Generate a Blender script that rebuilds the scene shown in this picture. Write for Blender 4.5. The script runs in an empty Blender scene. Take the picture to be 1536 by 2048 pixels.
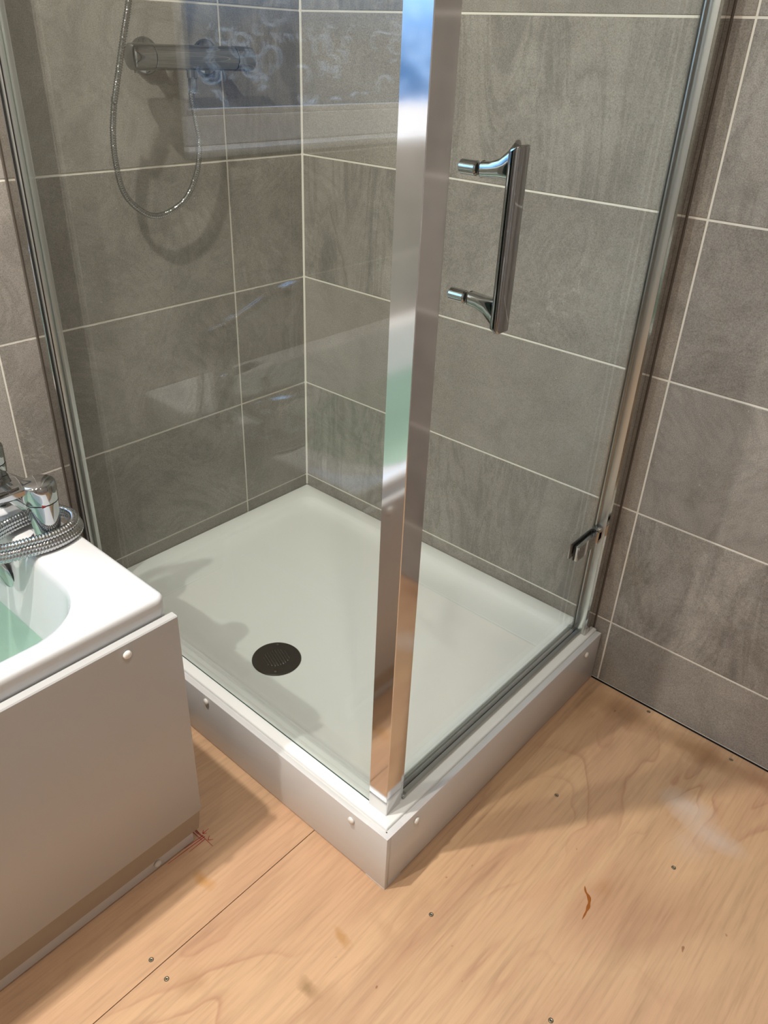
import bpy, bmesh, math, random
from mathutils import Vector, Matrix
random.seed(7)
S = bpy.context.scene
# ------------------------------------------------------------------ camera
cam_d = bpy.data.cameras.new('camera'); cam = bpy.data.objects.new('camera', cam_d)
S.collection.objects.link(cam); S.camera = cam
cam.location = (1.56112951, -1.46754195, 1.33242859)
cam.rotation_euler = (1.02918822, -0.0381734395, 0.725040405)
cam_d.sensor_fit = 'HORIZONTAL'; cam_d.sensor_width = 36.0
cam_d.lens = 1558.948 * 36.0 / 1536.0
cam_d.clip_start = 0.02
# ------------------------------------------------------------------ world (dusk sky beyond the window)
W = bpy.data.worlds.new('dusk'); S.world = W; W.use_nodes = True
wn = W.node_tree.nodes; wl = W.node_tree.links
bg = wn['Background']; bg.inputs['Strength'].default_value = 1.0
tc = wn.new('ShaderNodeTexCoord'); sp = wn.new('ShaderNodeSeparateXYZ'); rp = wn.new('ShaderNodeValToRGB')
wl.new(tc.outputs['Generated'], sp.inputs[0])
mp = wn.new('ShaderNodeMapRange'); mp.inputs[1].default_value = -1; mp.inputs[2].default_value = 1
wl.new(sp.outputs[2], mp.inputs[0]); wl.new(mp.outputs[0], rp.inputs[0]); wl.new(rp.outputs[0], bg.inputs[0])
rp.color_ramp.elements[0].position = 0.50; rp.color_ramp.elements[0].color = (0.10, 0.28, 0.62, 1)
rp.color_ramp.elements[1].position = 0.62; rp.color_ramp.elements[1].color = (2.4, 4.6, 8.0, 1)
# ------------------------------------------------------------------ colour management
S.view_settings.view_transform = 'Standard'; S.view_settings.look = 'None'
S.view_settings.exposure = 0.10; S.view_settings.gamma = 1.0; S.view_settings.use_curve_mapping = False
# ------------------------------------------------------------------ downlights (positions, power); the fittings are built below
CEIL = 2.38
LAMPS = [(0.56, -1.40, 30.0), (1.42, -1.16, 8.0), (0.62, -2.15, 24.0), (1.62, -2.20, 4.0)]
LAMPCOL = (1.0, 0.93, 0.845)

# ================================================================== helpers
COL = S.collection
def tag(o, label=None, cat=None, group=None, kind=None):
    if label: o['label'] = label
    if cat: o['category'] = cat
    if group: o['group'] = group
    if kind: o['kind'] = kind
    return o
def empty(name, loc, label=None, cat=None, group=None, kind=None):
    o = bpy.data.objects.new(name, None); COL.objects.link(o); o.location = loc; o.empty_display_size = 0.05
    return tag(o, label, cat, group, kind)
def wloc(o):
    v = Vector((0, 0, 0))
    while o is not None: v += o.location; o = o.parent
    return v
def obj(name, bm, m, parent=None, smooth=None, loc=None):
    """bm in world coordinates; loc = own origin in the world"""
    bmesh.ops.recalc_face_normals(bm, faces=bm.faces[:])
    base = Vector(loc) if loc is not None else (wloc(parent) if parent else Vector((0, 0, 0)))
    bmesh.ops.translate(bm, verts=bm.verts[:], vec=-base)
    me = bpy.data.meshes.new(name); bm.to_mesh(me); bm.free()
    me.materials.append(m)
    if smooth is not None:
        me.shade_smooth()
        if smooth < 180: me.set_sharp_from_angle(angle=math.radians(smooth))
    o = bpy.data.objects.new(name, me); COL.objects.link(o)
    if parent: o.parent = parent; o.location = base - wloc(parent)
    else: o.location = base
    return o
def box(bm, x0, x1, y0, y1, z0, z1, bev=0, seg=2):
    r = bmesh.ops.create_cube(bm, size=1)
    vs = r['verts']
    for v in vs:
        v.co = Vector((x0 if v.co.x < 0 else x1, y0 if v.co.y < 0 else y1, z0 if v.co.z < 0 else z1))
    if bev:
        es = list({e for v in vs for e in v.link_edges})
        bmesh.ops.bevel(bm, geom=es, offset=bev, segments=seg, affect='EDGES', profile=0.5)
    return bm
def prism(bm, pts, axis, a, b):
    """closed 2D polygon extruded along an axis from a to b. pts: the other two coords in xyz order"""
    def mk(p, t):
        if axis == 'x': return (t, p[0], p[1])
        if axis == 'y': return (p[0], t, p[1])
        return (p[0], p[1], t)
    A = [bm.verts.new(mk(p, a)) for p in pts]; B = [bm.verts.new(mk(p, b)) for p in pts]
    n = len(pts)
    for i in range(n): bm.faces.new((A[i], A[(i+1) % n], B[(i+1) % n], B[i]))
    bm.faces.new(A); bm.faces.new(B[::-1])
    return bm
def lathe(bm, prof, origin=(0, 0, 0), d=(0, 0, 1), n=32):
    """prof: (radius, height) along direction d"""
    q = Vector((0, 0, 1)).rotation_difference(Vector(d).normalized()); o = Vector(origin)
    rings = []
    for r, h in prof:
        if r < 1e-6: rings.append([bm.verts.new(o + q @ Vector((0, 0, h)))])
        else: rings.append([bm.verts.new(o + q @ Vector((r*math.cos(2*math.pi*k/n), r*math.sin(2*math.pi*k/n), h))) for k in range(n)])
    for a, b in zip(rings, rings[1:]):
        for k in range(n):
            k2 = (k+1) % n
            if len(a) == 1 and len(b) == 1: break
            if len(a) == 1: bm.faces.new((a[0], b[k], b[k2]))
            elif len(b) == 1: bm.faces.new((a[k], a[k2], b[0]))
            else: bm.faces.new((a[k], a[k2], b[k2], b[k]))
    for rg, fl in ((rings[0], True), (rings[-1], False)):
        if len(rg) > 1: bm.faces.new(rg[::-1] if fl else rg)
    return bm
def cyl(bm, p0, p1, r, n=32, bev=0.001, r1=None):
    p0 = Vector(p0); p1 = Vector(p1); L = (p1-p0).length; r1 = r if r1 is None else r1
    return lathe(bm, [(0, 0), (r-bev, 0), (r, bev), (r1, L-bev), (r1-bev, L), (0, L)], p0, p1-p0, n)
def catmull(pts, step):
    pts = [Vector(p) for p in pts]; P = [2*pts[0]-pts[1]] + pts + [2*pts[-1]-pts[-2]]
    fine = []
    for i in range(1, len(P)-2):
        for k in range(40):
            t = k/40; a, b, c, d = P[i-1], P[i], P[i+1], P[i+2]
            fine.append(0.5*((2*b)+(c-a)*t+(2*a-5*b+4*c-d)*t*t+(3*b-a-3*c+d)*t**3))
    fine.append(P[-2]); out = [fine[0]]; acc = 0.0
    for a, b in zip(fine, fine[1:]):
        L = (b-a).length
        if L == 0: continue
        pos = 0.0
        while acc + (L-pos) >= step:
            pos += step-acc; out.append(a.lerp(b, pos/L)); acc = 0.0
        acc += L-pos
    return out
def sweep(bm, path, rad, n=12, cap=True, sx=1.0):
    """rad(i) -> radius"""
    T = [(path[min(i+1, len(path)-1)]-path[max(i-1, 0)]).normalized() for i in range(len(path))]
    u = T[0].orthogonal().normalized(); rings = []
    for i, p in enumerate(path):
        if i: u = (T[i-1].rotation_difference(T[i])) @ u
        u = (u - T[i]*u.dot(T[i])).normalized(); v = T[i].cross(u); r = rad(i)
        rings.append([bm.verts.new(p + (u*math.cos(2*math.pi*k/n)*sx + v*math.sin(2*math.pi*k/n))*r) for k in range(n)])
    for a, b in zip(rings, rings[1:]):
        for k in range(n): bm.faces.new((a[k], a[(k+1) % n], b[(k+1) % n], b[k]))
    if cap: bm.faces.new(rings[0][::-1]); bm.faces.new(rings[-1])
    return bm
def hose(bm, pts, r, pitch=0.0042, n=12):
    path = catmull(pts, pitch/4)
    prof = [1.0, 0.97, 0.74, 0.97]
    return sweep(bm, path, lambda i: r*prof[i % 4], max(n, 16))
def rrect(x0, x1, y0, y1, r, n=8):
    pts = []
    for cx, cy, a0 in ((x1-r, y1-r, 0), (x0+r, y1-r, 90), (x0+r, y0+r, 180), (x1-r, y0+r, 270)):
        for k in range(n+1):
            a = math.radians(a0+90*k/n); pts.append((cx+r*math.cos(a), cy+r*math.sin(a)))
    return pts
def loft(bm, rings, cap0=True, cap1=True):
    R = [[bm.verts.new(Vector(p)) for p in rg] for rg in rings]; n = len(R[0])
    for a, b in zip(R, R[1:]):
        for k in range(n): bm.faces.new((a[k], a[(k+1) % n], b[(k+1) % n], b[k]))
    if cap0: bm.faces.new(R[0][::-1])
    if cap1: bm.faces.new(R[-1])
    return bm
def ring(x0, x1, y0, y1, r, z, n=8): return [(x, y, z) for x, y in rrect(x0, x1, y0, y1, r, n)]
def BM(): return bmesh.new()

# ================================================================== materials
def mat(name):
    m = bpy.data.materials.new(name); m.use_nodes = True
    return m, m.node_tree.nodes, m.node_tree.links, m.node_tree.nodes['Principled BSDF']
def plain(name, col, rough=0.4, metal=0.0, coat=0.0, spec=0.5):
    m, n, l, b = mat(name)
    b.inputs['Base Color'].default_value = (*col, 1); b.inputs['Roughness'].default_value = rough
    b.inputs['Metallic'].default_value = metal; b.inputs['Coat Weight'].default_value = coat
    b.inputs['Specular IOR Level'].default_value = spec
    # faint surface variation
    no = n.new('ShaderNodeTexNoise'); no.inputs['Scale'].default_value = 9; no.inputs['Detail'].default_value = 3
    mr = n.new('ShaderNodeMapRange'); mr.inputs[3].default_value = max(0.0, rough*0.96); mr.inputs[4].default_value = min(1.0, rough*1.04)
    t = n.new('ShaderNodeTexCoord'); l.new(t.outputs['Object'], no.inputs['Vector'])
    l.new(no.outputs['Fac'], mr.inputs[0]); l.new(mr.outputs[0], b.inputs['Roughness'])
    return m
def mixc(n, l, fac, a, b, bt='MIX'):
    x = n.new('ShaderNodeMix'); x.data_type = 'RGBA'; x.blend_type = bt
    if isinstance(fac, float): x.inputs[0].default_value = fac
    else: l.new(fac, x.inputs[0])
    for s, v in ((6, a), (7, b)):
        if isinstance(v, tuple): x.inputs[s].default_value = (*v, 1)
        else: l.new(v, x.inputs[s])
    return x.outputs[2]
def ramp(n, l, src, stops):
    r = n.new('ShaderNodeValToRGB'); l.new(src, r.inputs[0]); e = r.color_ramp.elements
    while len(e) < len(stops): e.new(0.5)
    for el, (p, c) in zip(e, stops):
        el.position = p; el.color = (*c, 1) if isinstance(c, tuple) else (c, c, c, 1)
    return r.outputs[0]
def noise(n, l, vec, scale, detail=4, rough=0.5, dist=0.0):
    x = n.new('ShaderNodeTexNoise'); l.new(vec, x.inputs['Vector'])
    x.inputs['Scale'].default_value = scale; x.inputs['Detail'].default_value = detail
    x.inputs['Roughness'].default_value = rough; x.inputs['Distortion'].default_value = dist
    return x.outputs['Fac']
def vmath(n, l, op, a, b):
    x = n.new('ShaderNodeVectorMath'); x.operation = op
    for s, v in ((0, a), (1, b)):
        if isinstance(v, tuple): x.inputs[s].default_value = v
        else: l.new(v, x.inputs[s])
    return x.outputs[0]
def fmath(n, l, op, a, b=0.0, clamp=False):
    x = n.new('ShaderNodeMath'); x.operation = op; x.use_clamp = clamp
    for s, v in ((0, a), (1, b)):
        if isinstance(v, (int, float)): x.inputs[s].default_value = v
        else: l.new(v, x.inputs[s])
    return x.outputs[0]

def stone():
    m, n, l, b = mat('grey_stone_tile')
    g = n.new('ShaderNodeNewGeometry').outputs['Position']; oi = n.new('ShaderNodeObjectInfo')
    off = n.new('ShaderNodeCombineXYZ'); k = fmath(n, l, 'MULTIPLY', oi.outputs['Random'], 37.0)
    for s in range(3): l.new(k, off.inputs[s])
    p = vmath(n, l, 'ADD', g, off.outputs[0])
    big = noise(n, l, p, 2.2, 5, 0.55, 0.6)
    c = ramp(n, l, big, [(0.28, (0.250, 0.228, 0.204)), (0.5, (0.310, 0.288, 0.260)), (0.74, (0.385, 0.362, 0.330))])
    # sweeping sediment bands on part of the tiles
    st = vmath(n, l, 'MULTIPLY', p, (5.0, 5.0, 1.0))
    band = noise(n, l, st, 1.4, 5, 0.6, 1.6)
    bandc = ramp(n, l, band, [(0.35, 0.55), (0.47, 1.05), (0.5, 0.72), (0.56, 1.06), (0.75, 1.2)])
    sel = ramp(n, l, oi.outputs['Random'], [(0.68, 0.0), (0.80, 0.65)])
    c = mixc(n, l, sel, c, mixc(n, l, 1.0, c, bandc, 'MULTIPLY'))
    # hairline light veins
    vv = noise(n, l, p, 1.7, 7, 0.6, 1.1)
    vd = fmath(n, l, 'ABSOLUTE', fmath(n, l, 'SUBTRACT', vv, 0.5))
    vein = ramp(n, l, vd, [(0.0, 1.0), (0.006, 0.0)])
    msk = ramp(n, l, noise(n, l, p, 3.1, 2), [(0.60, 0.0), (0.72, 0.45)])
    c = mixc(n, l, fmath(n, l, 'MULTIPLY', vein, msk), c, (0.52, 0.49, 0.44))
    # cloudy darker smears
    sm = noise(n, l, vmath(n, l, 'MULTIPLY', p, (4, 4, 5)), 1.5, 8, 0.72, 0.8)
    c = mixc(n, l, 0.5, c, mixc(n, l, 1.0, c, ramp(n, l, sm, [(0.33, 0.72), (0.5, 1.0), (0.7, 1.12)]), 'MULTIPLY'))
    # broad marbled clouds
    mb = noise(n, l, p, 3.6, 9, 0.68, 2.2)
    mbc = ramp(n, l, mb, [(0.36, 0.80), (0.47, 1.0), (0.53, 0.84), (0.60, 1.06), (0.72, 1.0)])
    msel = ramp(n, l, fmath(n, l, 'FRACT', fmath(n, l, 'MULTIPLY', oi.outputs['Random'], 7.3)), [(0.42, 0.0), (0.55, 0.9)])
    c = mixc(n, l, msel, c, mixc(n, l, 1.0, c, mbc, 'MULTIPLY'))
    # grit
    g1 = noise(n, l, p, 480, 3, 0.75)
    c = mixc(n, l, 1.0, c, ramp(n, l, g1, [(0.32, 0.66), (0.5, 1.0), (0.70, 1.34)]), 'MULTIPLY')
    g2 = noise(n, l, p, 140, 2, 0.6)
    c = mixc(n, l, ramp(n, l, g2, [(0.73, 0.0), (0.77, 0.7)]), c, (0.55, 0.53, 0.49))
    l.new(c, b.inputs['Base Color'])
    b.inputs['Roughness'].default_value = 0.5; b.inputs['Specular IOR Level'].default_value = 0.35
    bp = n.new('ShaderNodeBump'); bp.inputs['Strength'].default_value = 0.25; bp.inputs['Distance'].default_value = 0.0006
    l.new(g1, bp.inputs['Height']); l.new(bp.outputs[0], b.inputs['Normal'])
    return m

def wood():
    m, n, l, b = mat('birch_plywood')
    g = n.new('ShaderNodeNewGeometry').outputs['Position']
    fig = vmath(n, l, 'MULTIPLY', g, (3.4, 1.05, 1.0))
    f = noise(n, l, fig, 1.0, 3, 0.45, 0.9)
    base = ramp(n, l, f, [(0.30, (0.50, 0.305, 0.185)), (0.48, (0.60, 0.395, 0.235)), (0.66, (0.545, 0.335, 0.205))])
    # cathedral contour lines
    fr = fmath(n, l, 'FRACT', fmath(n, l, 'MULTIPLY', f, 11.0))
    ln = ramp(n, l, fr, [(0.0, 1.0), (0.10, 0.35), (0.30, 0.0), (0.93, 0.0), (1.0, 1.0)])
    lm = ramp(n, l, noise(n, l, g, 2.3, 2), [(0.50, 0.0), (0.68, 0.50)])
    base = mixc(n, l, fmath(n, l, 'MULTIPLY', ln, lm), base, (0.36, 0.175, 0.110))
    # fine fibres along the sheet
    s = vmath(n, l, 'MULTIPLY', g, (150, 7, 1))
    fb = noise(n, l, s, 1.0, 4, 0.6)
    base = mixc(n, l, 1.0, base, ramp(n, l, fb, [(0.3, 0.86), (0.5, 1.0), (0.75, 1.07)]), 'MULTIPLY')
    s2 = vmath(n, l, 'MULTIPLY', g, (22, 2.6, 1))
    base = mixc(n, l, 1.0, base, ramp(n, l, noise(n, l, s2, 1.0, 5, 0.65, 0.4), [(0.30, 0.88), (0.5, 1.0), (0.75, 1.06)]), 'MULTIPLY')
    # blotchy tread marks
    bl = noise(n, l, g, 5.0, 5, 0.6, 0.5)
    base = mixc(n, l, ramp(n, l, bl, [(0.60, 0.0), (0.80, 0.40)]), base, (0.42, 0.24, 0.135))
    # small specks and splinters
    vsp = vmath(n, l, 'MULTIPLY', g, (60, 34, 1))
    spk = noise(n, l, vsp, 1.0, 1)
    base = mixc(n, l, ramp(n, l, spk, [(0.785, 0.0), (0.82, 0.75)]), base, (0.22, 0.10, 0.045))
    # named stains: (x, y, radius x, radius y, colour, amount)
    wob = n.new('ShaderNodeTexNoise'); wob.inputs['Scale'].default_value = 26; wob.inputs['Detail'].default_value = 4
    l.new(g, wob.inputs['Vector'])
    wv = vmath(n, l, 'SUBTRACT', wob.outputs['Color'], (0.5, 0.5, 0.5)); wv = vmath(n, l, 'MULTIPLY', wv, (0.035, 0.035, 0))
    gw = vmath(n, l, 'ADD', g, wv)
    for x, y, rx, ry, colr, amt in [
        (1.36, -0.215, 0.070, 0.045, (0.66, 0.60, 0.56), 0.45), (1.43, -0.25, 0.075, 0.035, (0.66, 0.60, 0.56), 0.40), (1.40, -0.30, 0.05, 0.05, (0.66, 0.56, 0.50), 0.2),
        (1.048, -0.995, 0.030, 0.016, (0.22, 0.13, 0.05), 0.6), (1.03, -0.90, 0.030, 0.010, (0.42, 0.21, 0.05), 0.6),
        (1.08, -1.00, 0.030, 0.05, (0.36, 0.21, 0.12), 0.35), (0.765, -0.995, 0.030, 0.012, (0.50, 0.25, 0.07), 0.7),
        (1.07, -0.84, 0.05, 0.02, (0.44, 0.27, 0.15), 0.3), (1.32, -0.50, 0.02, 0.03, (0.40, 0.20, 0.07), 0.3),
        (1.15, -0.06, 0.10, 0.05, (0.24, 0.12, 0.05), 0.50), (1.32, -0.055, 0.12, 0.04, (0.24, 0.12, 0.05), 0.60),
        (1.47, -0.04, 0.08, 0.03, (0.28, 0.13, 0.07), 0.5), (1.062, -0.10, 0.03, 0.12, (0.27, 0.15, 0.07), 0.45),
        (0.90, -1.12, 0.03, 0.03, (0.36, 0.20, 0.10), 0.35)]:
        d = vmath(n, l, 'MULTIPLY', vmath(n, l, 'SUBTRACT', gw, (x, y, 0)), (1/rx, 1/ry, 0))
        L = n.new('ShaderNodeVectorMath'); L.operation = 'LENGTH'; l.new(d, L.inputs[0])
        fac = ramp(n, l, L.outputs['Value'], [(0.25, amt), (1.0, 0.0)])
        base = mixc(n, l, fac, base, colr)
    l.new(base, b.inputs['Base Color'])
    b.inputs['Roughness'].default_value = 0.48; b.inputs['Specular IOR Level'].default_value = 0.3
    bp = n.new('ShaderNodeBump'); bp.inputs['Strength'].default_value = 0.15; bp.inputs['Distance'].default_value = 0.0004
    l.new(fb, bp.inputs['Height']); l.new(bp.outputs[0], b.inputs['Normal'])
    return m

def pane_mat(name, tint, refl=1.0, rough=0.0):
    """thin architectural glass: tinted see-through mixed with a Fresnel-weighted mirror"""
    m, n, l, b = mat(name); n.remove(b); out = n['Material Output']
    tr = n.new('ShaderNodeBsdfTransparent'); tr.inputs[0].default_value = (*tint, 1)
    gl = n.new('ShaderNodeBsdfGlossy'); gl.inputs['Roughness'].default_value = rough
    lw = n.new('ShaderNodeLayerWeight'); lw.inputs[0].default_value = 0.5
    p = fmath(n, l, 'POWER', lw.outputs['Facing'], 5.0)
    f = fmath(n, l, 'ADD', fmath(n, l, 'MULTIPLY', p, 0.96*refl), 0.04*refl)
    mx = n.new('ShaderNodeMixShader'); l.new(f, mx.inputs[0]); l.new(tr.outputs[0], mx.inputs[1]); l.new(gl.outputs[0], mx.inputs[2])
    l.new(mx.outputs[0], out.inputs[0])
    return m

def ring_glass():
    m, n, l, b = mat('pressed_ring_glass'); n.remove(b)
    t = n.new('ShaderNodeBsdfTranslucent'); t.inputs[0].default_value = (0.9, 0.93, 0.95, 1)
    g = n.new('ShaderNodeBsdfGlass'); g.inputs['IOR'].default_value = 1.5; g.inputs['Roughness'].default_value = 0.02
    x = n.new('ShaderNodeMixShader'); x.inputs[0].default_value = 0.15
    l.new(t.outputs[0], x.inputs[1]); l.new(g.outputs[0], x.inputs[2]); l.new(x.outputs[0], n['Material Output'].inputs[0])
    return m

TILE = stone(); WOOD = wood()
GROUT = plain('pale_grout', (0.80, 0.77, 0.70), 0.8)
PLASTER = plain('white_ceiling_paint', (0.72, 0.70, 0.66), 0.7)
ACRYL = plain('white_gloss_acrylic', (0.59, 0.60, 0.61), 0.10, coat=0.3)
TRAYM = plain('white_stone_resin', (0.88, 0.895, 0.885), 0.16, coat=0.2)
PANELM = plain('white_board', (0.66, 0.665, 0.67), 0.22)
BPAN = plain('bath_panel_white', (0.455, 0.465, 0.47), 0.28)
RETM = plain('shaded_return_taupe', (0.30, 0.255, 0.20), 0.4)  # the undercut's shade is put into this darker colour
CAPM = plain('white_screw_cap_plastic', (0.80, 0.78, 0.74), 0.3)
CHROME = plain('polished_chrome', (0.50, 0.51, 0.52), 0.045, metal=1.0)
DCHROME = plain('shaded_chrome', (0.37, 0.375, 0.38), 0.05, metal=1.0)  # same chrome, its colour darkened to stand in for dim surroundings
SATIN = plain('bright_anodised_aluminium', (0.68, 0.68, 0.685), 0.085, metal=1.0)
BRUSH = plain('silver_anodised_aluminium', (0.62, 0.63, 0.61), 0.30, metal=0.85)
SHAD = plain('shadow_line_and_groove', (0.11, 0.092, 0.075), 0.7)  # dark colour for the painted wall shadow lines and the upright's groove
UPR = plain('dark_polished_upright', (0.50, 0.485, 0.46), 0.09, metal=1.0)
DARKM = plain('dark_gunmetal_drain', (0.055, 0.052, 0.048), 0.28, metal=0.4)
RIBM = plain('worn_drain_rib', (0.20, 0.19, 0.18), 0.22, metal=0.8)
RUBBER = plain('black_rubber', (0.012, 0.012, 0.012), 0.5)
SEALM = pane_mat('clear_vinyl_seal', (0.90, 0.92, 0.92), 1.6, 0.12)
GLASS = pane_mat('clear_shower_glass', (0.952, 0.970, 0.957), 1.0)
WATERM = pane_mat('pale_green_water', (0.90, 0.985, 0.94), 0.8)
EDGEM = plain('green_glass_edge', (0.02, 0.07, 0.065), 0.15)
ZINC = plain('yellow_zinc_screw', (0.42, 0.40, 0.30), 0.35, metal=0.9)
INK = plain('red_crayon', (0.36, 0.010, 0.02), 0.7)
VARN = plain('dried_brown_varnish', (0.30, 0.095, 0.015), 0.2)
FRAME = plain('white_upvc', (0.78, 0.80, 0.84), 0.25)
REDM = plain('red_tap_marker', (0.22, 0.01, 0.01), 0.3)
OBSC = pane_mat('window_glass', (0.96, 0.98, 0.99), 1.0); RINGM = ring_glass()
m, n, l, b = mat('lamp_lens'); b.inputs['Emission Color'].default_value = (*LAMPCOL, 1)
b.inputs['Emission Strength'].default_value = 60; b.inputs['Base Color'].default_value = (0.8, 0.8, 0.8, 1)
LENS = m

# ================================================================== the room
P = 0.3025; G = 0.0042; Z1 = 0.1792
XE, YE = 2.35, -2.66                    # far walls of the room
WY0, WY1, WZ0, WZ1 = -2.30, -1.137, 1.10, 2.10    # window opening in the left wall

def struct(name): return empty(name, (0, 0, 0), kind='structure')
cache = {}
def tile(parent, plane, a0, a1, z0, z1):
    """plane: 'x0','y0','xe','ye'; a = coordinate along the wall"""
    w, h = a1-a0, z1-z0
    key = (plane, round(w, 4), round(h, 4))
    ob = bpy.data.objects.new('tile', cache[key]) if key in cache else None
    if ob is None:
        bm = BM(); c = 0.0009; t = 0.009
        def pt(u, z, d):
            return {'x0': (d, u, z), 'y0': (u, -d, z), 'xe': (-d, u, z), 'ye': (u, d, z)}[plane]
        r0 = [(0, 0), (w, 0), (w, h), (0, h)]; r1 = [(c, c), (w-c, c), (w-c, h-c), (c, h-c)]
        A = [bm.verts.new(pt(u, z, -t)) for u, z in r0]; B = [bm.verts.new(pt(u, z, -c*0.7)) for u, z in r0]
        C = [bm.verts.new(pt(u, z, 0)) for u, z in r1]
        bm.faces.new(A[::-1])
        for X, Y in ((A, B), (B, C)):
            for i in range(4): bm.faces.new((X[i], X[(i+1) % 4], Y[(i+1) % 4], Y[i]))
        bm.faces.new(C)
        bmesh.ops.recalc_face_normals(bm, faces=bm.faces[:])
        me = bpy.data.meshes.new('tile'); bm.to_mesh(me); bm.free(); me.materials.append(TILE)
        cache[key] = me; ob = bpy.data.objects.new('tile', me)
    COL.objects.link(ob); ob.parent = parent
    ob.location = {'x0': (0, a0, z0), 'y0': (a0, 0, z0), 'xe': (XE, a0, z0), 'ye': (a0, YE, z0)}[plane]
    return ob
def tile_wall(parent, plane, joints, hole=None):
    zs = [0.003-G/2] + [Z1+P*k for k in range(8)]
    zs = [z for z in zs if z < CEIL-0.03] + [CEIL]
    for a0, a1 in zip(joints, joints[1:]):
        for z0, z1 in zip(zs, zs[1:]):
            A0, A1, B0, B1 = a0+G/2, a1-G/2, z0+G/2, z1-G/2
            if hole and A1 > hole[0] and A0 < hole[1] and B1 > hole[2] and B0 < hole[3]:
                parts = []
                if B0 < hole[2]: parts.append((A0, A1, B0, hole[2]))
                if B1 > hole[3]: parts.append((A0, A1, hole[3], B1))
                m0, m1 = max(B0, hole[2]), min(B1, hole[3])
                if A0 < hole[0]: parts.append((A0, hole[0], m0, m1))
                if A1 > hole[1]: parts.append((hole[1], A1, m0, m1))
                for q in parts:
                    if q[1]-q[0] > 0.004 and q[3]-q[2] > 0.004: tile(parent, plane, *q)
            else: tile(parent, plane, A0, A1, B0, B1)
# left wall (x = 0) with the window opening
wall_left = struct('wall_left')
bm = BM(); T = 0.16; gr = -0.0013
for y0, y1, z0, z1 in ((YE-0.1, WY0, 0, CEIL), (WY1, 0.1, 0, CEIL), (WY0, WY1, 0, WZ0), (WY0, WY1, WZ1, CEIL)):
    box(bm, -T, gr, y0, y1, z0, z1)
obj('grout_backing', bm, GROUT, wall_left)
tile_wall(wall_left, 'x0', [YE, -2.0460, -1.4440, -0.8404, -0.2369, 0.0], (WY0, WY1, WZ0, WZ1))
# back wall (y = 0)
wall_back = struct('wall_back')
bm = BM(); box(bm, gr, XE+0.1, -gr, 0.1, 0, CEIL); obj('grout_backing', bm, GROUT, wall_back)
tile_wall(wall_back, 'y0', [0.0, 0.435, 1.0376, 1.6400, XE])
wall_right = struct('wall_right')
bm = BM(); box(bm, XE-gr, XE+0.1, YE, 0, 0, CEIL); obj('grout_backing', bm, GROUT, wall_right)
tile_wall(wall_right, 'xe', [YE, -2.4, -1.8, -1.2, -0.6, 0.0])
wall_front = struct('wall_front')
bm = BM(); box(bm, gr, XE+0.1, YE-0.1, YE+gr, 0, CEIL); obj('grout_backing', bm, GROUT, wall_front)
tile_wall(wall_front, 'ye', [0.0, 0.6, 1.2, 1.8, XE])
bm = BM(); box(bm, -T, XE+0.1, YE-0.1, 0.1, CEIL, CEIL+0.08); tag(obj('ceiling', bm, PLASTER), kind='structure')
# inside corner sealant
bm = BM(); prism(bm, [(-0.001, 0.001), (0.0042, 0.001), (0.0030, -0.0012), (0.0012, -0.0030), (-0.001, -0.0042)], 'z', 0.146, CEIL)
tag(obj('trim_1', bm, GROUT), kind='structure')

# window: frame, patterned pane, sill, reveals
window = struct('window_1')
bm = BM(); xo, xi = -0.125, -0.065; f = 0.062
for y0, y1, z0, z1 in ((WY0, WY1, WZ0+0.012, WZ0+0.012+f), (WY0, WY1, WZ1-f, WZ1), (WY0, WY0+f, WZ0+0.012+f, WZ1-f), (WY1-f, WY1, WZ0+0.012+f, WZ1-f)):
    box(bm, xo, xi, y0, y1, z0, z1, 0.004)
obj('window_frame', bm, FRAME, window, 30)
bm = BM(); z0 = WZ0+0.012+f
for y0, y1, a, c in ((WY0+f, WY1-f, z0, z0+0.014), (WY0+f, WY1-f, WZ1-f-0.014, WZ1-f), (WY0+f, WY0+f+0.014, z0, WZ1-f), (WY1-f-0.014, WY1-f, z0, WZ1-f)):
    box(bm, xi-0.022, xi-0.008, y0, y1, a, c, 0.003)
obj('glazing_bead', bm, FRAME, window, 30)
bm = BM(); box(bm, -0.100, -0.094, WY0+f-0.004, WY1-f+0.004, z0-0.004, WZ1-f+0.004); wpane = obj('window_pane', bm, OBSC, window)
bm = BM(); rnd = random.Random(11)
for k in range(360):
    y = rnd.uniform(WY0+f+0.02, WY1-f-0.005); z = rnd.uniform(z0+0.008, WZ1-f-0.02); r = rnd.choice((0.013, 0.017, 0.021, 0.025, 0.03))
    a0 = rnd.uniform(0, 6.28); da = rnd.choice((1.2, 1.8, 2.6, 3.6, 5.2)); e_ = rnd.uniform(0.75, 1.0); ns = max(5, int(da*2.6))
    path = [Vector((-0.0938, y+r*math.cos(a0+da*t/ns), z+r*e_*math.sin(a0+da*t/ns))) for t in range(ns+1)]
    sweep(bm, path, lambda i: 0.0032 if 0 < i < ns else 0.0008, 6)
tag(obj('embossed_ring', bm, RINGM, wpane, 180), kind='stuff')
bm = BM(); box(bm, -0.125, 0.004, WY0+0.001, WY1-0.001, WZ0-0.004, WZ0+0.012, 0.003); obj('window_sill', bm, FRAME, window, 30)

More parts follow.
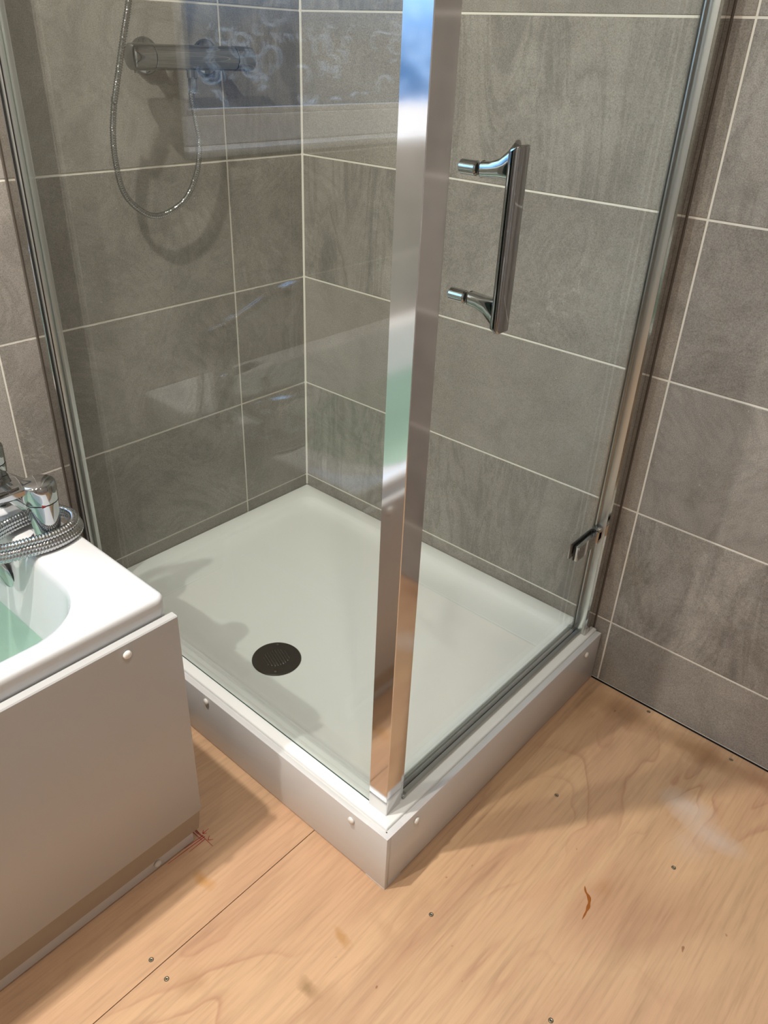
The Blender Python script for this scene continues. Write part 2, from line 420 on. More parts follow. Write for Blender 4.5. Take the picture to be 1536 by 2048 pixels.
# floor: two sheets of plywood screwed down
floor = struct('floor')
bm = BM(); box(bm, -0.16, XE+0.1, YE-0.1, 0.1, -0.05, -0.013); obj('subfloor', bm, plain('dark_joist_gap', (0.03, 0.018, 0.010), 0.9), floor)
def sheet(x0, x1):
    bm = BM(); box(bm, x0, x1, YE+0.002, -0.0045, -0.0125, 0.0)
    return obj('plywood_sheet', bm, WOOD, floor, loc=((x0+x1)/2, -1.3, 0))
XS = 0.8385
sheet_a = sheet(0.003, XS-0.0008); sheet_b = sheet(XS+0.0008, XE-0.003)
def screw_mesh():
    bm = BM(); lathe(bm, [(0, -0.0015), (0.0022, -0.0015), (0.0034, 0.0003), (0.0028, 0.0006), (0.0019, 0.0004), (0.0012, -0.0006), (0, -0.0006)], n=14)
    for f_ in bm.faces: f_.smooth = True
    bmesh.ops.recalc_face_normals(bm, faces=bm.faces[:])
    me = bpy.data.meshes.new('screw_head'); bm.to_mesh(me); bm.free(); me.materials.append(ZINC); return me
sm = screw_mesh()
bm = BM(); lathe(bm, [(0, 0.0001), (0.0040, 0.0001), (0.0043, 0.00025), (0.0034, 0.0003), (0, 0.0002)], n=16)
hm = bpy.data.meshes.new('countersink'); bm.to_mesh(hm); bm.free(); hm.materials.append(plain('dark_countersink', (0.05, 0.03, 0.015), 0.7))
for x, y in ((0.820, -1.144), (0.865, -1.145), (1.116, -0.761), (1.181, -0.016), (1.381, -0.025), (1.146, -0.378), (1.399, -0.370), (1.368, -0.769)):
    par = sheet_a if x < XS else sheet_b
    for nm, me, dz in (('countersink', hm, 0.0), ('screw_head', sm, 0.0002)):
        o = bpy.data.objects.new(nm, me); COL.objects.link(o); o.parent = par
        o.location = Vector((x, y, dz)) - Vector(par.location)
# red crayon marks by the bath corner
red = [((0.654, -0.940), (0.722, -0.940)), ((0.659, -0.943), (0.690, -0.9415)), ((0.667, -0.947), (0.697, -0.946)), ((0.699, -0.941), (0.700, -0.978)),
       ((0.690, -0.938), (0.687, -0.980)), ((0.694, -0.937), (0.6915, -1.02)), ((0.705, -0.938), (0.699, -0.930)), ((0.705, -0.938), (0.711, -0.930)),
       ((0.686, -0.936), (0.680, -0.930)), ((0.686, -0.936), (0.691, -0.930)), ((0.686, -0.936), (0.685, -0.921))]
bm = BM()
for (x0, y0), (x1, y1) in red:
    d = Vector((x1-x0, y1-y0, 0)).normalized(); nn = Vector((-d.y, d.x, 0))*0.00085
    a, c = Vector((x0, y0, 0.0003)), Vector((x1, y1, 0.0003))
    bm.faces.new([bm.verts.new(v) for v in (a-nn, c-nn*0.5, c+nn*0.5, a+nn)])
tag(obj('crayon_mark', bm, INK, floor), 'red crayon cross lines drawn on the plywood')
# dried varnish curl
bm = BM(); pts = [(1.292, -0.522), (1.299, -0.531), (1.309, -0.537), (1.316, -0.550), (1.319, -0.566), (1.321, -0.586)]
pts = [tuple(v[:2]) for v in catmull([(x, y, 0) for x, y in pts], 0.004)]
wd = [0.0004+0.0034*math.sin(math.pi*(i/(len(pts)-1))**0.8)*(0.75+0.25*math.sin(i*1.3)) for i in range(len(pts))]; L_, R_ = [], []
for i, (p, w) in enumerate(zip(pts, wd)):
    q0, q1 = pts[max(i-1, 0)], pts[min(i+1, len(pts)-1)]; d = Vector((q1[0]-q0[0], q1[1]-q0[1], 0)).normalized(); nn = Vector((-d.y, d.x, 0))*w
    L_.append(bm.verts.new(Vector((*p, 0.0004))+nn)); R_.append(bm.verts.new(Vector((*p, 0.0004))-nn))
for i in range(len(pts)-1): bm.faces.new((R_[i], R_[i+1], L_[i+1], L_[i]))
tag(obj('varnish_curl', bm, VARN, floor), 'curled brown varnish drip dried on the plywood')

# ceiling downlights
for i, (x, y, w) in enumerate(LAMPS):
    lab = ['recessed warm ceiling downlight over the tap end of the bath', 'recessed warm ceiling downlight in front of the shower door',
           'recessed warm ceiling downlight over the far end of the bath', 'recessed warm ceiling downlight farthest from the shower'][i]
    t = empty('ceiling_downlight', (x, y, CEIL), lab, 'ceiling light', 'recessed ceiling downlights')
    bm = BM(); lathe(bm, [(0.030, 0.0), (0.044, 0.0), (0.043, -0.004), (0.034, -0.006), (0.030, -0.003)], (x, y, CEIL), n=32); obj('bezel', bm, CHROME, t, 40)
    bm = BM(); lathe(bm, [(0, -0.0005), (0.029, -0.0005), (0.029, -0.003), (0, -0.003)], (x, y, CEIL), n=24); obj('lens', bm, LENS, t)
    ld = bpy.data.lights.new('downlight', 'AREA'); ld.shape = 'DISK'; ld.size = 0.042; ld.energy = w; ld.color = LAMPCOL
    lo = bpy.data.objects.new('downlight_lamp', ld); COL.objects.link(lo); lo.parent = t; lo.location = (0, 0, -0.008)

# ================================================================== shower tray
TZ = 0.1445
tray = empty('shower_tray', (0.50, -0.38, 0), 'white stone resin shower tray with raised rim behind the glass', 'shower tray')
bm = BM(); X1, Y1, e = 1.008, -0.768, 0.001
a = (e, X1, Y1, -e)
loft(bm, [ring(*a, 0.002, 0.02), ring(*a, 0.002, TZ-0.003), ring(e+0.0010, X1-0.0010, Y1+0.0010, -e-0.0010, 0.002, TZ-0.0008), ring(e+0.003, X1-0.003, Y1+0.003, -e-0.003, 0.002, TZ),
          ring(0.045, 0.962, -0.722, -0.038, 0.045, TZ), ring(0.051, 0.956, -0.716, -0.044, 0.040, TZ-0.002), ring(0.057, 0.950, -0.709, -0.051, 0.038, TZ-0.009),
          ring(0.066, 0.940, -0.700, -0.060, 0.034, TZ-0.016), ring(0.082, 0.925, -0.684, -0.076, 0.030, TZ-0.0205), ring(0.110, 0.895, -0.655, -0.105, 0.025, TZ-0.0225),
          ring(0.44, 0.60, -0.66, -0.51, 0.07, TZ-0.0255)])
obj('tray_body', bm, TRAYM, tray, 50)
DX, DY, DZ = 0.516, -0.588, TZ-0.0255
bm = BM(); lathe(bm, [(0, 0.000), (0.055, 0.000), (0.056, 0.0015), (0.054, 0.0035), (0.041, 0.0042), (0.039, 0.0034), (0.0, 0.0034)], (DX, DY, DZ), n=48)
drain = obj('drain_cover', bm, DARKM, tray, 35); tag(drain, 'round dark metal drain cover')
gx = Vector((0.33, 0.94, 0)).normalized(); gy = Vector((0.94, -0.33, 0)).normalized()     # across, along the slots
for k in range(-4, 5):
    hl = math.sqrt(max(0, 0.030**2-(k*0.0064)**2)) * 0.92
    bm = BM(); c = Vector((DX, DY, DZ+0.0036)) + gx*k*0.0064
    path = [c+gy*(-hl+2*hl*t/10) for t in range(11)]
    sweep(bm, path, lambda i: 0.0014, 8); obj('drain_rib', bm, RIBM, drain, 180)
for sx, sy in ((-0.045, 0.012), (0.045, -0.012)):
    bm = BM(); lathe(bm, [(0, 0), (0.0028, 0), (0.0028, 0.0008), (0, 0.001)], (DX+sx*0.72, DY-sx*0.72, DZ+0.0036), n=12); obj('drain_screw', bm, CHROME, drain, 40)

# riser panels round the tray
HT = 0.141
def cap_mesh():
    bm = BM(); lathe(bm, [(0, 0.0005), (0.0062, 0.0005), (0.0070, 0.0012), (0.0068, 0.0035), (0.0052, 0.0052), (0.0025, 0.0060), (0, 0.0062)], n=20)
    bmesh.ops.recalc_face_normals(bm, faces=bm.faces[:])
    me = bpy.data.meshes.new('screw_cap'); bm.to_mesh(me); bm.free(); me.materials.append(CAPM); me.shade_smooth(); return me
capm = cap_mesh()
def screw_cap(parent, p, d):
    o = bpy.data.objects.new('screw_cap', capm); COL.objects.link(o); o.parent = parent
    o.location = Vector(p) - wloc(parent); o.rotation_euler = Vector((0, 0, 1)).rotation_difference(Vector(d)).to_euler(); return o
rp_ = empty('tray_riser', (0.98, -0.75, 0), 'low white board riser screwed round the two open sides of the shower tray', 'riser panel')
bm = BM(); box(bm, 0.002, 1.0230, -0.783, -0.7725, 0.0022, HT, 0.0009); obj('front_board', bm, PANELM, rp_, 30)
bm = BM(); box(bm, 1.0125, 1.023, -0.7722, -0.0045, 0.0022, HT, 0.0009); obj('side_board', bm, PANELM, rp_, 30)
for z0_, z1_ in ((0.0005, 0.0022), (HT+0.0001, HT+0.0007)):
    bm = BM(); prism(bm, [(0.9765, -0.7832), (1.0232, -0.7832), (1.0232, -0.7375), (1.0125, -0.7375), (1.0125, -0.7725), (0.9765, -0.7725)], 'z', z0_, z1_)
    obj('corner_clip', bm, PANELM, rp_, 20)
bm = BM(); box(bm, 0.002, 1.0120, -0.7722, -0.7685, 0.02, TZ-0.006); box(bm, 1.0085, 1.0122, -0.7722, -0.004, 0.02, TZ-0.006); obj('backing_strip', bm, PANELM, rp_)
for p, d in (((0.515, -0.783, 0.127), (0, -1, 0)), ((0.938, -0.783, 0.122), (0, -1, 0)), ((1.023, -0.703, 0.121), (1, 0, 0)), ((1.023, -0.074, 0.118), (1, 0, 0))): screw_cap(rp_, p, d)
# ================================================================== shower enclosure
enc = empty('shower_enclosure', (0.97, -0.74, TZ), 'glass corner shower enclosure with polished square corner post', 'shower enclosure')
H = 2.02
PX0, PX1, PY0, PY1 = 0.9485, 0.9895, -0.7490, -0.7105
bm = BM(); prism(bm, [(PX0, PY0+0.0), (PX1-0.001, PY0), (PX1, PY0+0.001), (PX1, PY1), (0.9865, PY1), (0.9865, -0.7000), (0.966, -0.7000), (0.966, -0.722), (PX0, -0.722)], 'z', TZ, H)
obj('corner_post', bm, SATIN, enc, 30)
bm = BM(); box(bm, PX0, PX1, PY0, PY1, H, H+0.004, 0.001); obj('post_cap', bm, CHROME, enc)
# fixed side pane (in the plane y = -0.741)
bm = BM(); box(bm, 0.0524, PX0+0.004, -0.7445, -0.7385, TZ+0.0022, H-0.005); side = obj('side_pane', bm, GLASS, enc)
bm = BM(); box(bm, 0.0524, PX0-0.0006, -0.7452, -0.7440, TZ+0.0001, TZ+0.0021); obj('pane_bottom_edge', bm, EDGEM, side)
bm = BM(); box(bm, 0.0524, PX0+0.004, -0.7447, -0.7383, H-0.0049, H-0.003); obj('pane_top_edge', bm, EDGEM, side)
# wall profile for the side pane
wp = BM(); prism(wp, [(0.0005, -0.7560), (0.0360, -0.7560), (0.0372, -0.7548), (0.0372, -0.7290), (0.0005, -0.7290)], 'z', TZ, H)
wpo = obj('wall_profile', wp, UPR, enc, 30); tag(wpo, 'slim chrome upright on the left wall')
bm = BM(); box(bm, 0.0003, 0.0018, -0.7588, -0.7562, TZ, H); obj('wall_shadow_strip', bm, SHAD, wpo)  # added dark strip painting the shadow where the upright meets the wall
bm = BM(); box(bm, 0.0394, 0.0500, -0.7510, -0.7290, TZ+0.0002, H-0.001, 0.0006); obj('inner_channel', bm, BRUSH, wpo, 30)
bm = BM(); box(bm, 0.0373, 0.0393, -0.7530, -0.7290, TZ+0.0002, H-0.002); box(bm, 0.0501, 0.0512, -0.7508, -0.7485, TZ+0.0002, H-0.002); obj('gasket', bm, RUBBER, wpo)
bm = BM(); box(bm, 0.0523, 0.0610, -0.7378, -0.7290, TZ+0.0002, H-0.001, 0.0006); obj('rear_channel', bm, BRUSH, wpo, 30)
# wall profile at the hinge side (wall y = 0)
hp = BM(); prism(hp, [(0.9950, -0.0005), (0.9950, -0.0470), (1.0, -0.0470), (1.0, -0.0275), (0.9985, -0.0275), (0.9985, -0.0262), (1.0, -0.0262), (1.0, -0.0005)], 'z', TZ, H)
hpo = obj('wall_profile', hp, UPR, enc, 30); tag(hpo, 'wide chrome upright on the back wall beside the door hinge')
bm = BM(); box(bm, 0.9690, 0.9948, -0.0471, -0.0005, TZ+0.0002, H-0.001, 0.0006); obj('hinge_channel', bm, BRUSH, hpo, 30)
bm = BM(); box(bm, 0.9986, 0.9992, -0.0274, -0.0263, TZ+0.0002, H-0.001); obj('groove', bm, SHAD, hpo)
bm = BM(); box(bm, 0.9665, 0.9689, -0.0480, -0.0400, TZ+0.0002, H-0.002); obj('gasket', bm, RUBBER, hpo)
bm = BM(); box(bm, 1.0001, 1.0022, -0.0022, -0.0002, TZ, H); obj('wall_shadow_strip', bm, SHAD, hpo)  # shadow along the back wall joint, added as a dark strip
# door
DXO = 0.9785
bm = BM(); box(bm, DXO-0.006, DXO, -0.695, -0.0575, TZ+0.022, H-0.02); door = obj('door_pane', bm, GLASS, enc)
bm = BM(); box(bm, DXO-0.0062, DXO+0.0002, -0.6962, -0.6952, TZ+0.022, H-0.02); obj('pane_edge', bm, EDGEM, door)
bm = BM()
for dx in (-0.0075, 0.0008): box(bm, DXO+dx, DXO+dx+0.0007, -0.066, -0.052, TZ+0.018, H-0.02)
box(bm, DXO-0.0064, DXO-0.0002, -0.0570, -0.0512, TZ+0.018, H-0.02)
obj('hinge_seal', bm, SEALM, door)
bm = BM(); box(bm, DXO-0.0045, DXO-0.0025, -0.0510, -0.0472, TZ+0.012, H-0.02); obj('seal_blade', bm, RUBBER, door)
bm = BM(); prism(bm, [(DXO-0.009, TZ+0.034), (DXO-0.007, TZ+0.034), (DXO-0.007, TZ+0.0205), (DXO+0.001, TZ+0.0205), (DXO+0.001, TZ+0.034), (DXO+0.0025, TZ+0.034), (DXO+0.0025, TZ+0.018), (DXO-0.004, TZ+0.018), (DXO-0.012, TZ+0.011), (DXO-0.013, TZ+0.012), (DXO-0.009, TZ+0.018)], 'y', -0.694, -0.058)
obj('drip_seal', bm, SEALM, door, 30)
# handle
bm = BM(); HY = -0.624
path = [Vector((1.0285, HY, 1.020)), Vector((1.0285, HY, 1.0225)), Vector((1.0285, HY, 1.13)), Vector((1.0285, HY, 1.2325)), Vector((1.0285, HY, 1.2355))]
prism(bm, [(1.0200, 1.0215), (1.0355, 1.0170), (1.0355, 1.2400), (1.0200, 1.2345)], 'y', HY-0.0125, HY+0.0125)
bmesh.ops.bevel(bm, geom=bm.edges[:], offset=0.0042, segments=3, affect='EDGES', profile=0.6)
hnd = obj('door_handle', bm, DCHROME, door, 50); tag(hnd, 'upright chrome bar handle')
def arm(z, s):
    # flares towards the end of the bar
    bm = BM(); rings = []
    for x, zo, hw, hh in ((DXO+0.0018, 0.0, 0.0092, 0.0092), (DXO+0.014, 0.001, 0.0092, 0.0095), (DXO+0.027, 0.004, 0.0088, 0.0115), (DXO+0.038, 0.0085, 0.0090, 0.0170), (DXO+0.046, 0.0135, 0.0090, 0.0230)):
        z_ = z+s*zo; rings.append([(x, HY+math.copysign(abs(math.cos(a))**0.6, math.cos(a))*hw, z_+math.copysign(abs(math.sin(a))**0.6, math.sin(a))*hh) for a in [2*math.pi*k/20 for k in range(20)]])
    loft(bm, rings); return obj('handle_arm', bm, CHROME, door, 50)
for z, s in ((1.207, 1), (1.051, -1)):
    arm(z, s)
    bm = BM(); cyl(bm, (DXO+0.0002, HY, z), (DXO+0.0018, HY, z), 0.0098, 24, 0.0004); obj('washer', bm, RUBBER, door, 40)
    bm = BM(); cyl(bm, (DXO-0.0062, HY, z), (DXO-0.032, HY, z), 0.0088, 24, 0.002); obj('inner_stub', bm, CHROME, door, 40)
# hinges (lower one in view, upper one out of frame)
for hz in (0.425, 1.75):
    bm = BM(); prism(bm, [(-0.151, hz-0.0225), (-0.130, hz-0.0225), (-0.105, hz-0.0205), (-0.080, hz-0.0165), (-0.060, hz-0.011), (-0.044, hz-0.008), (-0.044, hz+0.014), (-0.100, hz+0.0155), (-0.151, hz+0.0145)], 'x', DXO+0.0028, DXO+0.0105)
    bmesh.ops.bevel(bm, geom=bm.edges[:], offset=0.0018, segments=2, affect='EDGES')
    hg = obj('hinge', bm, CHROME, door, 50); tag(hg, 'tapered chrome hinge clamp with black gasket')
    bm = BM(); box(bm, DXO+0.0002, DXO+0.0028, -0.151, -0.060, hz-0.0215, hz+0.0138); obj('gasket', bm, RUBBER, door)
    bm = BM(); box(bm, DXO-0.0085, DXO-0.0062, -0.151, -0.060, hz-0.0215, hz+0.0138); obj('gasket', bm, RUBBER, door)
    bm = BM(); box(bm, DXO-0.0108, DXO-0.0085, -0.152, -0.062, hz-0.022, hz+0.0145, 0.0008); obj('inner_plate', bm, CHROME, door, 40)
    bm = BM(); box(bm, DXO-0.008, DXO+0.0105, -0.062, -0.0475, hz-0.019, hz+0.019, 0.0015); obj('pivot_block', bm, CHROME, door, 40)
    for q in (0.010, 0.0148):
        bm = BM(); cyl(bm, (DXO+0.002, -0.0555, hz+q), (DXO+0.002, -0.0555, hz+q+0.003), 0.0095, 20, 0.0006); obj('pivot_ring', bm, CHROME, door, 40)
# threshold rail
bm = BM(); y0, y1 = -0.6995, -0.0475
prism(bm, [(0.9560, TZ+0.0002), (0.9890, TZ+0.0002), (0.9890, TZ+0.0030), (0.9860, TZ+0.0046), (0.9760, TZ+0.0046), (0.9752, TZ+0.0026), (0.9672, TZ+0.0026), (0.9664, TZ+0.0105), (0.9652, TZ+0.0115), (0.9640, TZ+0.0105), (0.9625, TZ+0.0040), (0.9575, TZ+0.0040), (0.9560, TZ+0.0030)], 'y', y0, y1)
thr = obj('threshold_rail', bm, BRUSH, enc, 25)
bm = BM(); box(bm, 0.9673, 0.9751, y0+0.001, y1-0.001, TZ+0.0027, TZ+0.0033); obj('rubber_strip', bm, plain('grey_rubber', (0.045, 0.047, 0.045), 0.4), thr)
for y in (-0.6965, -0.0520):
    bm = BM(); box(bm, 0.9560, 0.9900, y-0.0045, y+0.0045, TZ+0.0004, TZ+0.0125, 0.0015); obj('end_block', bm, SEALM, thr)

# ================================================================== bath
BZ = 0.598
bath = empty('bathtub', (0.35, -1.80, 0), 'white acrylic bathtub along the left wall, part filled with water', 'bathtub')
bx0, bx1, by0, by1 = 0.002, 0.701, -2.654, -0.954
rings = []
def br(d, z, r=0.018): rings.append(ring(bx0, bx1-d, by0+d, by1-d, max(r-d, 0.004), z, 12))
br(0.012, BZ-0.040); br(0.001, BZ-0.040); br(0, BZ-0.038); br(0.0002, BZ-0.009); br(0.0012, BZ-0.0045); br(0.0035, BZ-0.0015); br(0.0075, BZ)
ix0, ix1, iy0, iy1 = 0.055, 0.662, -2.56, -1.043
def bi(d, z, r=0.115, dz0=0.0): rings.append(ring(ix0+d*0.7, ix1-d*0.7, iy0+d*2.2, iy1-d, r, z, 12))
rings.append(ring(ix0-0.010, ix1+0.010, iy0-0.010, iy1+0.010, 0.120, BZ, 12))
bi(-0.003, BZ-0.0025, 0.118); bi(0.002, BZ-0.010); bi(0.005, BZ-0.022); bi(0.022, 0.45, 0.11); bi(0.045, 0.30, 0.10); bi(0.065, 0.22, 0.09); bi(0.090, 0.19, 0.08); bi(0.13, 0.182, 0.06)
bm = BM(); loft(bm, rings, cap0=False); obj('tub_shell', bm, ACRYL, bath, 60)
bm = BM(); lathe(bm, [(0, 0.0005), (0.034, 0.0005), (0.036, 0.003), (0.033, 0.007), (0.024, 0.0095), (0, 0.0105)], (0.352, -1.0535, 0.520), (0, -1, -0.12), 36)
ov = obj('overflow_cover', bm, CHROME, bath, 40); tag(ov, 'round chrome overflow cover')
bm = BM(); lathe(bm, [(0.034, -0.001), (0.038, -0.001), (0.038, 0.003), (0.035, 0.003)], (0.352, -1.0535, 0.520), (0, -1, -0.12), 36); obj('gasket', bm, RUBBER, ov, 40)
# support cradle under the shell, unseen behind the panel
bm = BM()
for x, y in ((0.10, -1.10), (0.60, -1.10), (0.10, -2.50), (0.60, -2.50)): box(bm, x-0.015, x+0.015, y-0.015, y+0.015, 0.0, 0.20)
box(bm, 0.08, 0.62, -2.52, -1.08, 0.165, 0.181); obj('cradle', bm, plain('galvanised_cradle', (0.35, 0.35, 0.35), 0.5, 0.6), bath)
# water
def wr(d, z, r): return ring(ix0+d*0.7+0.001, ix1-d*0.7-0.001, iy0+d*2.2+0.001, iy1-d-0.001, r, z, 12)
bm = BM(); loft(bm, [wr(0.092, 0.1925, 0.08), wr(0.065, 0.222, 0.09), wr(0.045, 0.30, 0.10), wr(0.0225, 0.4485, 0.11)])
tag(obj('bath_water', bm, WATERM, None, loc=(0.35, -1.8, 0.30)), 'clear pale green water standing in the bathtub', 'water')

# bath panel with plinth
bm = BM(); prism(bm, [(0.7035, 0.5655), (0.7155, 0.5655), (0.7175, 0.5635), (0.7165, 0.113), (0.7155, 0.1115), (0.7035, 0.1115)], 'y', -2.652, -0.9515)
pn = obj('side_panel', bm, BPAN, bath, 40); tag(pn, 'tall matt white bath side panel')
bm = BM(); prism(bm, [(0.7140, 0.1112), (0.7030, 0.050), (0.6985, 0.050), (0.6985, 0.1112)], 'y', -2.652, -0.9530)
tag(obj('lower_return', bm, RETM, pn), 'undercut strip, its shade painted as brown grey')
bm = BM(); box(bm, 0.674, 0.686, -2.652, -0.957, 0.0008, 0.060, 0.0008); plinth = obj('plinth_board', bm, PANELM, pn, 30)
bm = BM(); box(bm, 0.686, 0.6985, -2.652, -0.9525, 0.050, 0.056); obj('plinth_rail', bm, PANELM, pn)
screw_cap(pn, (0.7172, -1.043, 0.546), (1, 0, 0)); screw_cap(pn, (0.686, -1.038, 0.017), (1, 0, 0))

# ================================================================== bath mixer
tapx = (0.435, 0.255); ty = -1.000
mix = empty('bath_shower_mixer', (0.345, ty, BZ), 'chrome two pillar bath tap with paddle levers on the bath rim', 'bath tap')
for x in tapx:
    bm = BM(); lathe(bm, [(0, 0), (0.030, 0), (0.031, 0.002), (0.0300, 0.006), (0.0225, 0.010), (0.0215, 0.020), (0.0235, 0.040), (0.0262, 0.072), (0.0262, 0.0765)], (x, ty, BZ+0.0002), n=40)
    pl = obj('pillar', bm, CHROME, mix, 40)
    bm = BM(); lathe(bm, [(0.0262, 0.0785), (0.0268, 0.080), (0.0272, 0.106), (0.0262, 0.1095), (0.0235, 0.1115), (0, 0.1125)], (x, ty, BZ), n=40)
    hd = obj('tap_head', bm, CHROME, mix, 40)
    bm = BM(); lathe(bm, [(0.0250, 0.0762), (0.0250, 0.0788)], (x, ty, BZ), n=40); obj('seam_ring', bm, RUBBER, hd, 40)
    bm = BM(); prism(bm, [(0.0, 0.0), (0.030, 0.001), (0.074, 0.006), (0.078, 0.0085), (0.076, 0.0115), (0.030, 0.010), (0.0, 0.0105)], 'x', x-0.0085, x+0.0085)
    for v in bm.verts:
        w_ = 1.0 + 0.35*min(v.co.y/0.078, 1); v.co.x = x+(v.co.x-x)*w_
        v.co = Vector((v.co.x, ty-0.018-v.co.y, BZ+0.0985+v.co.z))
    bmesh.ops.bevel(bm, geom=bm.edges[:], offset=0.0016, segments=2, affect='EDGES')
    obj('lever', bm, CHROME, hd, 50)
bm = BM(); box(bm, 0.4560, 0.4612, ty-0.0115, ty-0.0060, BZ+0.0762, BZ+0.0788); tag(obj('hot_marker', bm, REDM, mix), 'tiny dark red hot marker')
bm = BM(); rr = []
for x, w, h, zc in ((0.255, 0.016, 0.013, 0.052), (0.290, 0.018, 0.013, 0.055), (0.345, 0.024, 0.015, 0.060), (0.400, 0.018, 0.013, 0.055), (0.435, 0.016, 0.013, 0.052)):
    rr.append([(x, ty+math.copysign(abs(math.cos(a))**0.5, math.cos(a))*w, BZ+zc+math.copysign(abs(math.sin(a))**0.5, math.sin(a))*h) for a in [2*math.pi*k/24 for k in range(24)]])
loft(bm, rr); obj('cross_body', bm, CHROME, mix, 50)
bm = BM(); rr = []
for y, w, h, zc in ((ty, 0.024, 0.012, 0.062), (ty-0.035, 0.028, 0.010, 0.064), (ty-0.08, 0.032, 0.008, 0.064), (ty-0.125, 0.034, 0.007, 0.060), (ty-0.150, 0.034, 0.006, 0.052)):
    rr.append([(0.345+math.copysign(abs(math.cos(a))**0.4, math.cos(a))*w, y, BZ+zc+math.copysign(abs(math.sin(a))**0.5, math.sin(a))*h) for a in [2*math.pi*k/24 for k in range(24)]])
loft(bm, rr); obj('spout', bm, CHROME, mix, 50)
bm = BM(); lathe(bm, [(0.005, 0.068), (0.005, 0.092), (0.0095, 0.095), (0.0098, 0.110), (0.0085, 0.112), (0, 0.1125)], (0.345, ty-0.045, BZ), n=24); obj('diverter_knob', bm, CHROME, mix, 40)
# handset cradle
bm = BM(); cyl(bm, (0.275, ty+0.000, BZ+0.062), (0.260, ty-0.018, BZ+0.180), 0.0095, 24); cyl(bm, (0.2555, ty-0.042, BZ+0.216), (0.255, ty-0.008, BZ+0.2085), 0.0175, 28, 0.002, 0.0160)
cyl(bm, (0.260, ty-0.020, BZ+0.170), (0.257, ty-0.022, BZ+0.203), 0.0115, 20)
obj('cradle', bm, CHROME, mix, 40)
# handset and hose
hs = empty('hand_shower', (0.296, ty, BZ+0.22), 'slim chrome hand shower lying in the bath tap cradle, metal hose coiled round the taps', 'hand shower')
A = Vector((0.255, ty+0.015, BZ+0.205)); B = Vector((0.257, ty-0.095, BZ+0.235)); C = Vector((0.259, ty-0.155, BZ+0.262))
bm = BM(); path = catmull([A, A.lerp(B, .4)+Vector((0, 0, -.003)), B, C], 0.006)
nP = len(path); sweep(bm, path, lambda i: 0.0095+0.003*math.sin(math.pi*i/nP)+0.004*max(0, i/nP-.8)*5, 20)
obj('handle', bm, CHROME, hs, 50)
bm = BM(); lathe(bm, [(0, 0.010), (0.018, 0.009), (0.030, 0.004), (0.033, -0.004), (0.030, -0.010), (0, -0.011)], C+Vector((0, -0.024, 0.002)), (0, 0.35, 1), 32); obj('spray_head', bm, CHROME, hs, 50)
bm = BM(); cyl(bm, A+Vector((0, -0.004, 0)), A+Vector((0, 0.020, -0.004)), 0.0088, 20, 0.001); obj('hose_nut', bm, CHROME, hs, 40)
LOOP = [(0.400, -0.9460), (0.430, -0.9445), (0.459, -0.964), (0.4700, -1.005), (0.462, -1.048), (0.441, -1.083), (0.416, -1.104), (0.390, -1.098), (0.378, -1.055), (0.372, -1.000), (0.380, -0.962)]
def turn(z0, z1, off):
    out = []; n = len(LOOP)
    for i, (x, y) in enumerate(LOOP):
        d = Vector((0.42-x, -1.02-y)).normalized()*off
        sag = 0.012*max(0.0, (-1.045-y)/0.075)
        out.append((x+d.x, y+d.y, z0+(z1-z0)*i/n-sag))
    return out
hp_ = [tuple(A+Vector((0, 0.020, -0.004))), (0.232, ty+0.030, BZ+0.165), (0.200, ty+0.014, BZ+0.105), (0.192, ty+0.012, BZ+0.050), (0.215, ty+0.038, BZ+0.013), (0.280, ty+0.052, BZ+0.0095), (0.345, ty+0.055, BZ+0.0090)]
hp_ += turn(BZ+0.0088, BZ+0.010, 0.0) + turn(BZ+0.012, BZ+0.021, 0.002) + turn(BZ+0.0235, BZ+0.0300, 0.006)[:-1]
bm = BM(); hose(bm, hp_, 0.0078, 0.0050); obj('metal_hose', bm, CHROME, hs, 180)

# ================================================================== shower valve on the left wall
vz, vx = 1.292, 0.062
val = empty('shower_valve', (0, -0.355, vz), 'horizontal chrome bar shower valve on the left wall inside the enclosure', 'shower valve')
bm = BM(); cyl(bm, (vx, -0.455, vz), (vx, -0.2555, vz), 0.0225, 40, 0.0006); obj('valve_body', bm, DCHROME, val, 40)
for a, c in ((-0.4565, -0.505), (-0.254, -0.205)):
    bm = BM(); L = abs(c-a); s = 1 if c > a else -1
    lathe(bm, [(0, 0), (0.0222, 0), (0.0232, 0.001), (0.0235, L*0.75), (0.0225, L-0.004), (0.0185, L-0.001), (0, L)], (vx, a, vz), (0, s, 0), 40)
    k = obj('control_knob', bm, DCHROME, val, 40)
    bm = BM(); cyl(bm, (vx, a-s*0.0012, vz), (vx, a+s*0.0005, vz), 0.0212, 32, 0.0001); obj('seam_ring', bm, RUBBER, k, 40)
    bm = BM(); cyl(bm, (vx, c-s*0.012, vz-0.022), (vx, c-s*0.012, vz-0.0275), 0.003, 12, 0.0005); obj('stop_button', bm, DCHROME, k, 40)
for y in (-0.430, -0.280):
    bm = BM(); lathe(bm, [(0, 0.0004), (0.0335, 0.0004), (0.0340, 0.004), (0.0300, 0.011), (0.020, 0.015), (0, 0.015)], (0, y, vz), (1, 0, 0), 36); fl = obj('wall_flange', bm, DCHROME, val, 40)
    bm = BM(); cyl(bm, (0.014, y, vz), (vx-0.015, y, vz), 0.0155, 24, 0.001); obj('inlet_elbow', bm, DCHROME, fl, 40)
bm = BM(); cyl(bm, (vx, -0.362, vz-0.020), (vx, -0.362, vz-0.036), 0.0105, 24, 0.001); obj('outlet', bm, DCHROME, val, 40)
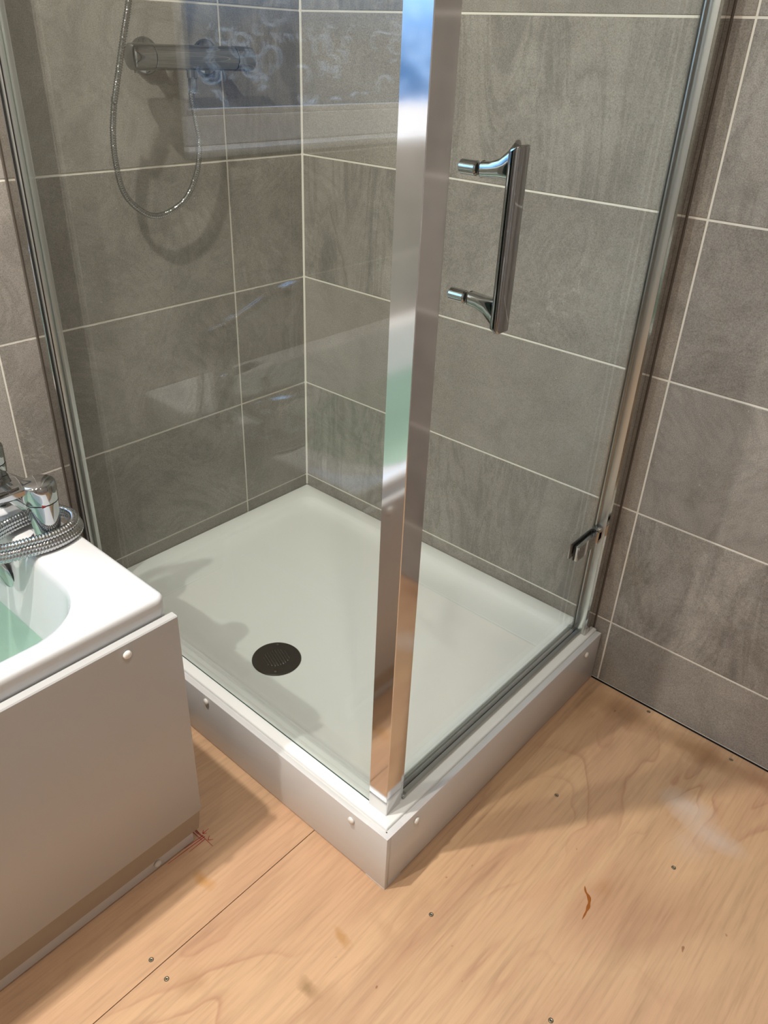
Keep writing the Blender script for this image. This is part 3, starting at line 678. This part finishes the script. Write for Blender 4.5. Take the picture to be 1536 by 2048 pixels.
# hose of the shower
hz = empty('shower_hose', (vx, -0.362, vz-0.04), 'flexible chrome hose looping below the bar shower valve', 'shower hose')
bm = BM(); cyl(bm, (vx, -0.362, vz-0.0365), (vx, -0.3615, vz-0.062), 0.0092, 6, 0.0008); obj('hose_nut', bm, DCHROME, hz, 30)
pts = [[vx, -0.3615, vz-0.060], [0.06, -0.366, 1.226], [0.055, -0.356, 1.179], [0.048, -0.346, 1.135], [0.042, -0.353, 1.08], [0.04, -0.384, 1.028], [0.04, -0.431, 1.002], [0.04, -0.475, 0.998], [0.04, -0.513, 1.019], [0.042, -0.541, 1.055], [0.045, -0.551, 1.113], [0.05, -0.551, 1.167], [0.055, -0.543, 1.219],
       [0.062, -0.547, 1.219], [0.068, -0.534, 1.269], [0.072, -0.520, 1.319], [0.074, -0.503, 1.370], [0.076, -0.480, 1.45], [0.080, -0.452, 1.58], [0.088, -0.440, 1.70], [0.094, -0.440, 1.755]]
bm = BM(); hose(bm, pts, 0.0062, 0.0045, 12); obj('metal_hose', bm, DCHROME, hz, 180)
# rail and handset above the frame
rail = empty('shower_rail', (0, -0.44, 1.55), 'chrome riser rail with sliding bracket above the shower valve', 'shower rail')
bm = BM(); cyl(bm, (0.055, -0.44, 1.52), (0.055, -0.44, 2.12), 0.010, 24, 0.002)
for z in (1.54, 2.10): cyl(bm, (0.0006, -0.44, z), (0.050, -0.44, z), 0.011, 20, 0.001)
obj('rail_bar', bm, DCHROME, rail, 40)
bm = BM(); box(bm, 0.042, 0.105, -0.456, -0.424, 1.79, 1.83, 0.006); obj('slider', bm, DCHROME, rail, 40)
hh = empty('shower_handset', (0.09, -0.44, 1.80), 'round chrome shower handset held on the riser rail', 'shower handset')
bm = BM(); sweep(bm, catmull([(0.094, -0.44, 1.755), (0.098, -0.44, 1.82), (0.112, -0.44, 1.93), (0.135, -0.44, 1.985)], 0.008), lambda i: 0.0105, 18); obj('handle', bm, DCHROME, hh, 50)
bm = BM(); lathe(bm, [(0, 0.0), (0.050, 0.0), (0.054, 0.006), (0.045, 0.018), (0.015, 0.026), (0, 0.026)], (0.165, -0.44, 1.975), (-0.75, 0, 0.66), 36); obj('spray_head', bm, DCHROME, hh, 50)
